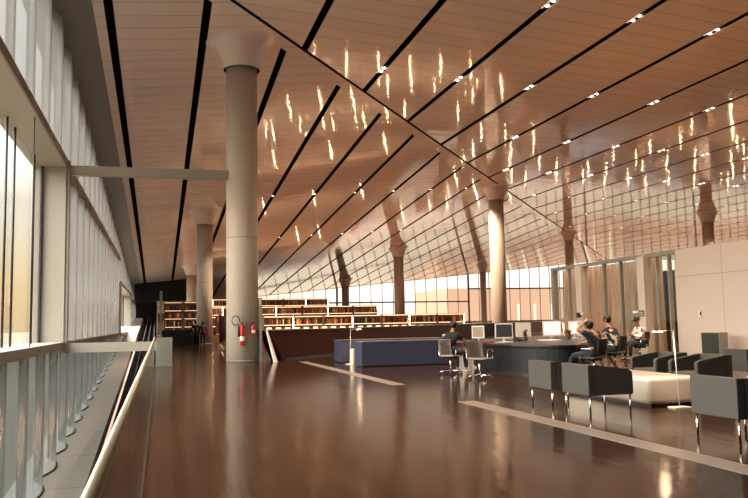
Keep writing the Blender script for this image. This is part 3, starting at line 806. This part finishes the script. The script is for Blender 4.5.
# ---------------------------------------------------------------- big curved desk
ctrl = [(9.3, 16.75), (8.65, 17.3), (8.35, 18.4), (8.3, 20.0), (8.75, 21.6), (9.8, 23.3), (11.3, 24.9), (12.8, 25.9), (14.0, 25.3), (14.1, 23.9), (13.2, 22.2), (12.0, 20.6), (11.05, 19.1), (10.3, 17.6), (9.9, 16.9)]
def smooth_loop(pts, k=6):
    n = len(pts); out = []
    for i in range(n):
        p0, p1, p2, p3 = (Vector(pts[(i+j-1) % n]) for j in range(4))
        for q in range(k):
            s = q/k; out.append(tuple(.5*((2*p1)+(-p0+p2)*s+(2*p0-5*p1+4*p2-p3)*s*s+(-p0+3*p1-3*p2+p3)*s**3)))
    return out
loop = smooth_loop(ctrl); cen = Vector((11.1, 21.2))
def inset(l, d):
    out = []; n = len(l)
    for i in range(n):
        a, c = Vector(l[i-1]), Vector(l[(i+1) % n]); tn = (c-a).normalized(); nr = Vector((-tn.y, tn.x))
        p = Vector(l[i]); q = p+nr*d
        if (q-cen).length > (p-cen).length: q = p-nr*d
        out.append(tuple(q))
    return out
dk = thing('reading_desk', 'large curved dark desk carrying the row of computers', 'desk', (0, 0, 0))
b = NB(); prism(b, loop, .70, .745); obj('desktop', b, mat('dark_desktop', srgb(28, 25, 24), .35), dk)
b = NB(); prism(b, inset(loop, .12), .09, .70); obj('body', b, joint_mat('dark_desk_panels', srgb(18, 17, 16), srgb(8, 8, 8), 1, .9, .015, 0, rough=.5, bump=0, vary=.04, spec=.15), dk)
b = NB(); prism(b, inset(loop, .2), 0, .09); obj('plinth', b, M_black, dk)

# ---------------------------------------------------------------- computers
M_scr = mat('screen_grey', srgb(58, 58, 64), .25)
M_scrw = mat('screen_lit_pale', srgb(200, 180, 180), .3, emit=srgb(250, 214, 212), es=.75)
M_scrp = mat('screen_picture', srgb(120, 100, 84), .3, emit=srgb(150, 120, 96), es=.25, noise=.5, nscale=6)
M_pc = mat('pale_grey_plastic', srgb(206, 198, 190), .4)
def computer(x, y, rz, w, h, scr, label, front=True):
    t = thing('desktop_computer', label, 'computer', (x, y, .745), rz, 'computers on the curved desk')
    fr = NB(); box(fr, -w/2, w/2, -.012, .02, .1, .1+h, bev=.006); obj('casing', fr, M_pc, t)
    s = NB(); box(s, -w/2+.03, w/2-.03, -.016, -.012, .13 if h < .4 else .14, .1+h-.03); obj('screen', s, scr, t)
    s = NB(); tube(s, [(0, .03, .22), (0, .05, .1), (0, .02, .01)], .022, 8); obj('stand', s, M_pc, t)
    s = NB(); box(s, -.1, .1, -.08, .1, 0, .012, bev=.003); obj('foot', s, M_pc, t)
    return t
# screens face the local -Y side
computer(8.88, 21.2, -.75, .38, .36, M_scrp, 'small tilted computer with a picture on screen, left end of the desk')
computer(9.3, 20.35, -.1, .52, .42, M_scr, 'white framed computer with blank grey screen facing the camera')
computer(10.5, 21.6, PI+.1, .52, .42, M_scr, 'computer seen from its pale grey back, right of the blank grey screen')
computer(11.45, 21.6, .1, .64, .46, M_scrw, 'computer with bright pinkish lit screen in the middle of the desk')
computer(12.85, 22.7, .35, .6, .44, M_scrw, 'pale lit computer behind a black plant shape, right of the pink screen')
computer(12.2, 21.2, PI+.7, .56, .42, M_scr, 'computer with grey brown back behind the seated person raising an arm')
def keyboard(x, y, rz, label):
    t = thing('keyboard', label, 'keyboard', (x, y, .745), rz, 'keyboards on the curved desk')
    b = NB(); box(b, -.22, .22, -.065, .065, 0, .015, bev=.004); obj('base', b, M_pc, t)
    b = NB()
    for i in range(14):
        for j in range(4): box(b, -.205+i*.03, -.18+i*.03, -.055+j*.028, -.032+j*.028, .015, .02)
    obj('keys', b, M_white, t)
keyboard(9.1, 19.9, -.1, 'white keyboard in front of the blank grey screen')
keyboard(11.1, 20.9, .1, 'white keyboard in front of the pinkish lit screen')
def phone(x, y, rz, label):
    t = thing('desk_phone', label, 'telephone', (x, y, .745), rz)
    b = NB(); v = box(b, -.1, .1, -.1, .1, 0, .05); 
    for q in v:
        if q.co.y > 0 and q.co.z > .01: q.co.z += .06
    obj('body', b, M_black, t)
    b = NB(); tube(b, [(-.08, -.09, .08), (-.075, -.03, .11), (-.075, .04, .13), (-.08, .09, .13)], .022, 8); obj('handset', b, M_black, t)
phone(9.85, 20.6, .2, 'black desk phone right of the blank grey screen')
def ornament(x, y, label, h=.3):
    t = thing('potted_plant', label, 'plant', (x, y, .745))
    b = NB(); lathe(b, [(.05, 0), (.075, .12), (.06, .12), (.05, .02)], seg=16, caps=False); obj('pot', b, M_black, t)
    b = NB(); rr_ = random.Random(int(x*100))
    for i in range(26):
        a = rr_.uniform(0, 2*PI); r_ = rr_.uniform(.05, .16); hh = rr_.uniform(.14, h)
        p = [Vector((0, 0, .08)), Vector((r_*.5*math.cos(a), r_*.5*math.sin(a), hh)), Vector((r_*math.cos(a), r_*math.sin(a), hh*.85))]
        q = Vector((-math.sin(a), math.cos(a), 0))*.02
        v = [b.verts.new(p[0]), b.verts.new(p[1]+q), b.verts.new(p[2]), b.verts.new(p[1]-q)]; b.faces.new(v)
    obj('leaves', b, mat('dark_leaf', srgb(24, 28, 20), .5), t)
ornament(10.15, 20.75, 'black leafy plant in front of the grey computer back', .34)
ornament(12.1, 21.75, 'black leafy plant in front of the pale lit screen', .3)
b = NB(); box(b, 10.55, 11.0, 20.5, 20.8, .745, .775, bev=.003); obj('paper_stack', b, M_white, label='stack of white papers on the desk beside the phone', cat='papers')
b = NB(); box(b, 8.42, 8.72, 19.75, 19.97, .745, .775, bev=.004); obj('laptop', b, mat('red_cover', srgb(130, 36, 34), .4), label='closed red notebook under the seated person\'s hands', cat='notebook')

# ---------------------------------------------------------------- swivel chairs (built facing +Y)
M_shell = mat('grey_leather_shell', srgb(124, 114, 105), .45)
M_shelld = mat('dark_leather_shell', srgb(46, 40, 37), .45)
def office_chair(shell):
    t = thing('office_chair', 'x', 'office chair')
    b = NB(); n = 10; vs = []
    for i in range(n+1):
        a = i/n; z = .50+.40*a; y = -.2-.07*a-.02*math.sin(PI*a)
        vs.append([b.verts.new((x, y-.02*(abs(x)/.22)**2*-1, z)) for x in (-.2, -.1, 0, .1, .2)])
    for i in range(n):
        for j in range(4): f = b.faces.new((vs[i][j], vs[i][j+1], vs[i+1][j+1], vs[i+1][j])); f.smooth = True
    bmesh.ops.solidify(b, geom=list(b.faces), thickness=.025); obj('backrest', b, shell, t)
    b = NB(); box(b, -.23, .23, -.2, .25, .45, .49, bev=.015); obj('seat', b, shell, t)
    for s in (-1, 1):
        b = NB(); tube(b, [(s*.22, -.12, .46), (s*.27, -.13, .5), (s*.27, -.14, .66), (s*.27, -.1, .68), (s*.27, .12, .68), (s*.27, .15, .66), (s*.27, .14, .5), (s*.22, .13, .46)], .011, 8); obj('armrest', b, M_chrome, t)
    b = NB(); tube(b, [(0, 0, .08), (0, 0, .45)], .024, 12); obj('column', b, M_chrome, t)
    for k in range(5):
        a = 2*PI*k/5+.3; c, s = math.cos(a), math.sin(a)
        b = NB(); tube(b, [(.02*c, .02*s, .1), (.28*c, .28*s, .075)], [.022, .013], 8); l = obj('foot', b, M_chrome, t)
        b = NB(); lathe(b, [(.001, -.02), (.028, -.018), (.028, .018), (.001, .02)], seg=12, M=Matrix.Translation((.285*c, .285*s, .03)) @ Matrix.Rotation(a, 4, 'Z') @ Matrix.Rotation(PI/2, 4, 'X')); obj('caster', b, M_black, l)
    return t
def put(o, x, y, rz, label): o.location = (x, y, 0); o.rotation_euler.z = rz; o['label'] = label; o['group'] = 'swivel chairs at the curved desk'; return o
oc = office_chair(M_shell); put(oc, 7.2, 17.15, -.85, 'empty grey swivel chair with chrome five star base before the desk')
put(dup(oc), 7.22, 19.1, -1.0, 'grey swivel chair with a person in striped black top sitting in it')
od = office_chair(M_shelld); put(od, 9.5, 16.0, .4, 'dark swivel chair under the seated person raising an arm')
put(dup(od), 11.3, 18.0, .5, 'dark swivel chair under the person in patterned black tee')
put(dup(od), 14.75, 22.05, 1.6, 'dark swivel chair under the person in white shirt')

# ---------------------------------------------------------------- people
SKIN = [mat('skin_brown', srgb(140, 98, 74), .5), mat('skin_light', srgb(196, 150, 122), .5), mat('skin_tan', srgb(160, 112, 86), .5)]
HAIR = mat('black_hair', srgb(16, 13, 12), .5)
M_eye = mat('eye_dark', (.01, .01, .01, 1), .3); M_lip = mat('lip', srgb(130, 74, 64), .5)
DG = None
def skin_bm(verts, edges, radii, sub=1, root=0):
    me = bpy.data.meshes.new('t'); me.from_pydata([tuple(v) for v in verts], edges, []); o = bpy.data.objects.new('t', me); COL.objects.link(o)
    m = o.modifiers.new('s', 'SKIN'); m.use_smooth_shade = True
    for i, r_ in enumerate(radii):
        s = me.skin_vertices[0].data[i]; s.radius = (r_, r_) if not isinstance(r_, tuple) else r_; s.use_root = (i == root)
    u = o.modifiers.new('u', 'SUBSURF'); u.levels = sub; u.render_levels = sub
    dg = bpy.context.evaluated_depsgraph_get(); dg.update()
    ev = o.evaluated_get(dg); em = bpy.data.meshes.new_from_object(ev)
    b = NB(); b.from_mesh(em); bpy.data.objects.remove(o); bpy.data.meshes.remove(me); bpy.data.meshes.remove(em)
    for f in b.faces: f.smooth = True; f.material_index = 0
    return b
def ell(bm, c, r, M, mi=0, seg=12):
    vs = []; n = seg//2; rings = []
    for i in range(1, n):
        a = PI*i/n; rings.append([bm.verts.new(M @ Vector((c[0]+r[0]*math.sin(a)*math.cos(2*PI*k/seg), c[1]+r[1]*math.sin(a)*math.sin(2*PI*k/seg), c[2]+r[2]*math.cos(a)))) for k in range(seg)])
    t = bm.verts.new(M @ Vector((c[0], c[1], c[2]+r[2]))); d = bm.verts.new(M @ Vector((c[0], c[1], c[2]-r[2])))
    for i in range(len(rings)-1):
        for k in range(seg): f = bm.faces.new((rings[i][k], rings[i+1][k], rings[i+1][(k+1) % seg], rings[i][(k+1) % seg])); f.smooth = True; f.material_index = mi
    for k in range(seg):
        f = bm.faces.new((t, rings[0][k], rings[0][(k+1) % seg])); f.smooth = True; f.material_index = mi
        f = bm.faces.new((d, rings[-1][(k+1) % seg], rings[-1][k])); f.smooth = True; f.material_index = mi
SIT = dict(pelvis=(0, -.02, .56), spine=(0, -.03, .75), chest=(0, -.02, .93), neck=(0, .0, 1.09), head=(0, .03, 1.22), hy=0, hp=0,
           sl=(-.18, -.01, 1.0), sr=(.18, -.01, 1.0), el=(-.24, .08, .75), er=(.24, .08, .75), wl=(-.16, .32, .78), wr=(.16, .32, .78),
           hl=(-.1, .03, .54), hr=(.1, .03, .54), kl=(-.14, .44, .53), kr=(.14, .44, .53), al=(-.14, .46, .1), ar=(.14, .46, .1))
STAND = dict(pelvis=(0, 0, .95), spine=(0, -.01, 1.13), chest=(0, 0, 1.32), neck=(0, .0, 1.47), head=(0, .02, 1.6), hy=0, hp=0,
             sl=(-.19, 0, 1.4), sr=(.19, 0, 1.4), el=(-.25, -.02, 1.12), er=(.25, -.02, 1.12), wl=(-.24, .08, .88), wr=(.24, .08, .88),
             hl=(-.1, 0, .9), hr=(.1, 0, .9), kl=(-.11, .03, .5), kr=(.11, .03, .5), al=(-.12, 0, .09), ar=(.12, 0, .09))
def human(name, label, loc, rz, base, skin, top, bottom, shoes, sleeve='short', shorts=False, hair='short', scale=1, stripes=None, **ov):
    p = dict(base); p.update(ov); J = {k: Vector(v) for k, v in p.items() if isinstance(v, tuple)}
    t = thing(name, label, 'person', loc, rz)
    # body
    V_, E_, R_ = [], [], []
    def add(co, r_, par_=None):
        V_.append(Vector(co)); R_.append(r_); i = len(V_)-1
        if par_ is not None: E_.append((par_, i))
        return i
    ip = add(J['pelvis'], .12); isp = add(J['spine'], .105, ip); ic = add(J['chest'], .12, isp); ik = add(J['neck'], .052, ic)
    HM = Matrix.Translation(J['head']) @ Matrix.Rotation(p['hy'], 4, 'Z') @ Matrix.Rotation(p['hp'], 4, 'X')
    i1 = add(HM @ Vector((0, .015, -.05)), .068, ik); i2 = add(HM @ Vector((0, -.005, .035)), .088, i1)
    for s in 'lr':
        sg = -1 if s == 'l' else 1
        a = add(J['s'+s], .06, ic); b_ = add(J['e'+s], .04, a); w = add(J['w'+s], .026, b_)
        d = (J['w'+s]-J['e'+s]).normalized(); side = d.cross(Vector((0, 0, 1)))
        side = side.normalized() if side.length > .1 else Vector((1, 0, 0)); nrm = side.cross(d).normalized()
        pm = add(J['w'+s]+d*.06, .03, w)
        for q, (off, ln) in enumerate(((-.028, .06), (-.01, .075), (.01, .07), (.028, .055))):
            k1 = add(J['w'+s]+d*(.09+ln*.45)+side*off-nrm*.006, .0095, pm); add(J['w'+s]+d*(.085+ln)+side*off-nrm*.025, .008, k1)
        th = add(J['w'+s]+d*.055-side*sg*.045, .011, w); add(J['w'+s]+d*.09-side*sg*.055-nrm*.01, .009, th)
        h = add(J['h'+s], .085, ip); k = add(J['k'+s], .058, h); cf = add(J['k'+s].lerp(J['a'+s], .35), .052, k); an = add(J['a'+s], .036, cf)
        fd = Vector((0, 1, 0)); 
        if 'f'+s in J: fd = J['f'+s].normalized()
        add(J['a'+s]+fd*.15+Vector((0, 0, -.055)), .03, an)
    bb = skin_bm(V_, E_, R_)
    ell(bb, (0, .098, -.005), (.012, .018, .02), HM)
    for sg in (-1, 1):
        ell(bb, (sg*.086, .0, 0), (.012, .022, .03), HM)
        ell(bb, (sg*.032, .083, .018), (.012, .008, .007), HM, 1)
    ell(bb, (0, .085, -.045), (.024, .008, .007), HM, 2)
    obj('body', bb, [skin, M_eye, M_lip], t)
    # hair
    hb = NB()
    ell(hb, (0, -.022, .035), (.1, .108, .108), HM, 0, 16)
    if hair == 'long': ell(hb, (0, -.055, -.06), (.09, .06, .16), HM, 0, 14)
    if hair == 'cap': ell(hb, (0, .1, .05), (.07, .07, .012), HM, 0, 12)
    obj('hair' if hair != 'cap' else 'cap', hb, HAIR, t)
    # shirt
    V_, E_, R_ = [], [], []
    ip = add(J['pelvis'], .14); isp = add(J['spine'], .13, ip); ic = add(J['chest'], .145, isp); add(J['neck'].lerp(J['chest'], .45), .075, ic)
    for s in 'lr':
        a = add(J['s'+s], .08, ic); m_ = add(J['s'+s].lerp(J['e'+s], .6), .065, a)
        if sleeve == 'long': e_ = add(J['e'+s], .055, m_); add(J['e'+s].lerp(J['w'+s], .85), .042, e_)
    obj('shirt', skin_bm(V_, E_, R_), top, t)
    V_, E_, R_ = [], [], []
    ip = add(J['pelvis']+Vector((0, 0, -.02)), .145)
    for s in 'lr':
        h = add(J['h'+s], .105, ip); k = add(J['k'+s] if not shorts else J['h'+s].lerp(J['k'+s], .9), .078, h)
        if not shorts: c_2 = add(J['k'+s].lerp(J['a'+s], .5), .066, k); add(J['k'+s].lerp(J['a'+s], .92), .055, c_2)
    obj('shorts' if shorts else 'trousers', skin_bm(V_, E_, R_), bottom, t)
    for s in 'lr':
        fd = J['f'+s].normalized() if 'f'+s in J else Vector((0, 1, 0))
        V_, E_, R_ = [], [], []
        a = add(J['a'+s]+Vector((0, 0, -.035))-fd*.04, .045); b_ = add(J['a'+s]+fd*.07+Vector((0, 0, -.05)), .042, a); add(J['a'+s]+fd*.17+Vector((0, 0, -.06)), .032, b_)
        obj('shoe', skin_bm(V_, E_, R_), shoes, t)
    if stripes:
        sbm = NB(); s_ = J['sl']; e_ = J['el']
        for q in range(4):
            c = s_.lerp(e_, .0+.17*q)
            ell(sbm, tuple(c), (.11, .11, .017), Matrix.Identity(4), 0, 14)
        obj('sleeve_stripes', sbm, stripes, t)
    t.scale = (scale,)*3
    return t
def pattern_mat(name, a, b_, sc):
    m = bpy.data.materials.new(name); m.use_nodes = True; N = m.node_tree.nodes; L = m.node_tree.links; p = N['Principled BSDF']; p.inputs['Roughness'].default_value = .8
    t = N.new('ShaderNodeTexCoord'); n = N.new('ShaderNodeTexNoise'); n.inputs['Scale'].default_value = sc; g = N.new('ShaderNodeMath'); g.operation = 'GREATER_THAN'; g.inputs[1].default_value = .55
    x = N.new('ShaderNodeMix'); x.data_type = 'RGBA'; x.inputs[6].default_value = a; x.inputs[7].default_value = b_
    L.new(t.outputs['Object'], n.inputs[0]); L.new(n.outputs[0], g.inputs[0]); L.new(g.outputs[0], x.inputs[0]); L.new(x.outputs[2], p.inputs['Base Color']); return m
T_black = mat('black_cotton', srgb(20, 18, 19), .9); T_white = mat('white_cotton', srgb(214, 196, 190), .85); T_jean = mat('dark_denim', srgb(28, 30, 42), .9)
T_pat = pattern_mat('patterned_tee', srgb(20, 18, 18), srgb(190, 172, 158), 7); T_char = mat('charcoal_cloth', srgb(34, 32, 32), .9)
T_red = mat('dark_red_cloth', srgb(70, 24, 34), .8); Sh_w = mat('pale_shoes', srgb(170, 156, 144), .6); Sh_b = mat('black_shoes', srgb(18, 17, 17), .5)
T_pat2 = pattern_mat('white_shirt_print', srgb(216, 196, 190), srgb(60, 54, 54), 9)
human('person', 'person in black top with white striped sleeve seated at the desk, back turned', (7.24, 19.12, 0), -1.0, SIT, SKIN[0], T_black, T_char, Sh_w, stripes=T_white,
      head=(.03, .12, 1.23), neck=(.01, .08, 1.1), chest=(0, .05, .93), sl=(-.18, .05, 1.0), sr=(.19, .06, 1.0), el=(-.24, .28, .8), er=(.25, .3, .8), wl=(-.12, .52, .79), wr=(.14, .54, .79), hp=-.25)
human('person', 'person in black tee seated at the desk with one arm raised to the head', (9.5, 16.0, 0), .4, SIT, SKIN[2], T_black, T_jean, Sh_b,
      head=(-.02, .1, 1.18), neck=(0, .06, 1.07), sl=(-.19, .0, 1.0), el=(-.42, .12, 1.1), wl=(-.11, .12, 1.29), sr=(.18, .0, .98), er=(.3, .2, .86), wr=(.2, .42, .80), hp=-.1, kl=(-.14, .46, .52), al=(-.16, .62, .12))
human('person', 'person in black tee with pale print and shorts seated at the right of the desk', (11.3, 18.0, 0), .5, SIT, SKIN[2], T_pat, T_char, Sh_b, shorts=True,
      head=(.0, .2, 1.3), neck=(0, .14, 1.16), chest=(0, .1, .98), sl=(-.19, .1, 1.06), sr=(.19, .1, 1.06), el=(-.26, .3, .86), er=(.26, .26, .84), wl=(-.16, .5, .8), wr=(.16, .5, .8), kl=(-.12, .42, .5), kr=(.2, .36, .48), al=(-.1, .28, .1), ar=(.24, .12, .1), hy=.3)
human('person', 'person in white long sleeved shirt and black cap looking down beside the post', (14.75, 22.05, 0), 1.6, SIT, SKIN[0], T_pat2, T_char, Sh_b, sleeve='long', hair='cap',
      head=(.0, .08, 1.27), neck=(0, .04, 1.13), hp=-.45, wl=(-.06, .3, .82), wr=(.08, .3, .82), el=(-.22, .1, .74), er=(.22, .1, .74))
human('person', 'standing person in black with back turned, left of the distant pair', (2.42, 56.0, 0), .1, STAND, SKIN[0], T_black, T_char, Sh_b, sleeve='long', hy=.2)
human('person', 'standing person in dark red top with magenta bag, right of the distant pair', (2.92, 56.1, 0), .2, STAND, SKIN[0], T_red, T_char, Sh_b, sleeve='long', hair='long', scale=.95)
t = thing('handbag', 'magenta bag hanging at the side of the distant person on the right', 'bag', (3.15, 56.2, .62))
b = NB(); box(b, -.17, .17, -.06, .06, 0, .3, bev=.02); obj('body', b, mat('magenta_bag', srgb(210, 40, 140), .5), t)
b = NB(); tube(b, [(-.1, 0, .3), (-.07, 0, .44), (.07, 0, .44), (.1, 0, .3)], .01, 6); obj('handle', b, MATS['magenta_bag'], t)

# ---------------------------------------------------------------- fire extinguishers on the big column
M_red = mat('extinguisher_red', srgb(176, 26, 30), .3); 
def extinguisher(ang, z, h, r_, label, horn=True):
    cx, cy, cr_ = 3.0, 29.75, .59
    x, y = cx+(cr_+r_+.02)*math.sin(ang), cy-(cr_+r_+.02)*math.cos(ang)
    t = thing('fire_extinguisher', label, 'fire extinguisher', (x, y, z), ang)
    b = NB(); lathe(b, [(r_*.9, 0), (r_, .02), (r_, h*.74), (r_*.8, h*.84), (r_*.35, h*.9), (r_*.35, h*.95)], seg=20); c = obj('cylinder', b, M_red, t)
    b = NB(); lathe(b, [(r_+.003, h*.2), (r_+.003, h*.4)], seg=20, caps=False); obj('paper_label', b, M_white, c)
    b = NB(); box(b, -.02, .02, -.05, .05, h*.95, h*.99); box(b, -.012, .012, -.1, .02, h*1.0, h*1.04); obj('valve_lever', b, M_black, t)
    b = NB()
    if horn:
        pts = [(0, 0, h*.97), (-.08, 0, h*1.02)]+[(-.24+.14*math.cos(a), 0, h*1.1+.17*math.sin(a)) for a in [PI*.0+2*PI*i/14*1.0 for i in range(13)]]+[(-.14, 0, h*.9), (-.13, 0, h*.55)]
        tube(b, pts, .017, 8); tube(b, [(-.13, 0, h*.8), (-.13, 0, h*.38)], .045, 10)
    else:
        tube(b, [(0, 0, h*.97), (-.09, 0, h*.85), (-.1, 0, h*.3), (-.02, -.02, h*.1)], .017, 8)
    obj('hose', b, M_black, t)
    b = NB(); box(b, -.05, .05, r_, r_+.03, h*.3, h*.6); obj('bracket', b, M_black, t)
extinguisher(-.1, .62, .82, .085, 'large red fire extinguisher with looped black hose on the big column')
extinguisher(.5, .98, .46, .08, 'small red fire extinguisher, right of the large one on the column', False)

# ---------------------------------------------------------------- hanging cloths behind the column
rk = thing('garment_rack', 'thin metal rack holding colourful cloths behind the big column', 'rack', (3.3, 46, 0))
b = NB(); tube(b, [(0, 0, 0), (0, 0, 1.95), (1.15, 0, 1.95), (1.15, 0, 0)], .02, 8); obj('frame', b, M_chrome, rk)
for x in (0, 1.15):
    b = NB(); tube(b, [(x, -.25, .02), (x, .25, .02)], .02, 8); obj('foot', b, M_chrome, rk)
cc = [('red', (210, 60, 60)), ('violet', (160, 130, 200)), ('white', (214, 200, 190)), ('purple', (140, 70, 150)), ('orange', (235, 140, 80)), ('blue', (90, 110, 180)), ('crimson', (140, 24, 44))]
for i, (n_, c) in enumerate(cc):
    b = NB(); x = 3.4+i*.155; vs = []
    for j in range(13):
        yy = 46+.22*math.sin(j*.9+i)*.25+(j-6)*.03; vs.append([b.verts.new((x+(j-6)*.013, 46+.03*math.sin(j*1.3), .35+.1*(i % 3))), b.verts.new((x+(j-6)*.009, 46+.012*math.sin(j*1.3), 1.93))])
    for j in range(12): f = b.faces.new((vs[j][0], vs[j+1][0], vs[j+1][1], vs[j][1])); f.smooth = True
    bmesh.ops.solidify(b, geom=list(b.faces), thickness=.02)
    obj('hanging_cloth', b, mat(n_+'_cloth', srgb(*c), .85), label=n_+' cloth hanging on the rack behind the big column', cat='cloth', group='coloured cloths on the rack')
for i, (n_, c) in enumerate((('red', (150, 30, 34)), ('dark red', (100, 24, 30)))):
    b = NB(); x = 4.08+i*.22
    box(b, x, x+.17, 33.2, 33.26, .3, 1.06, bev=.01); obj('hanging_cloth', b, mat(n_.replace(' ', '_')+'_cloth2', srgb(*c), .8), label=n_+' cloth hanging just left of the white stair panel', cat='cloth')
rl = NB(); tube(rl, [(4.0, 33.23, 0), (4.0, 33.23, 1.08), (4.5, 33.23, 1.08), (4.5, 33.23, 0)], .015, 8); obj('cloth_stand', rl, M_chrome, label='low metal stand holding two red cloths', cat='stand')
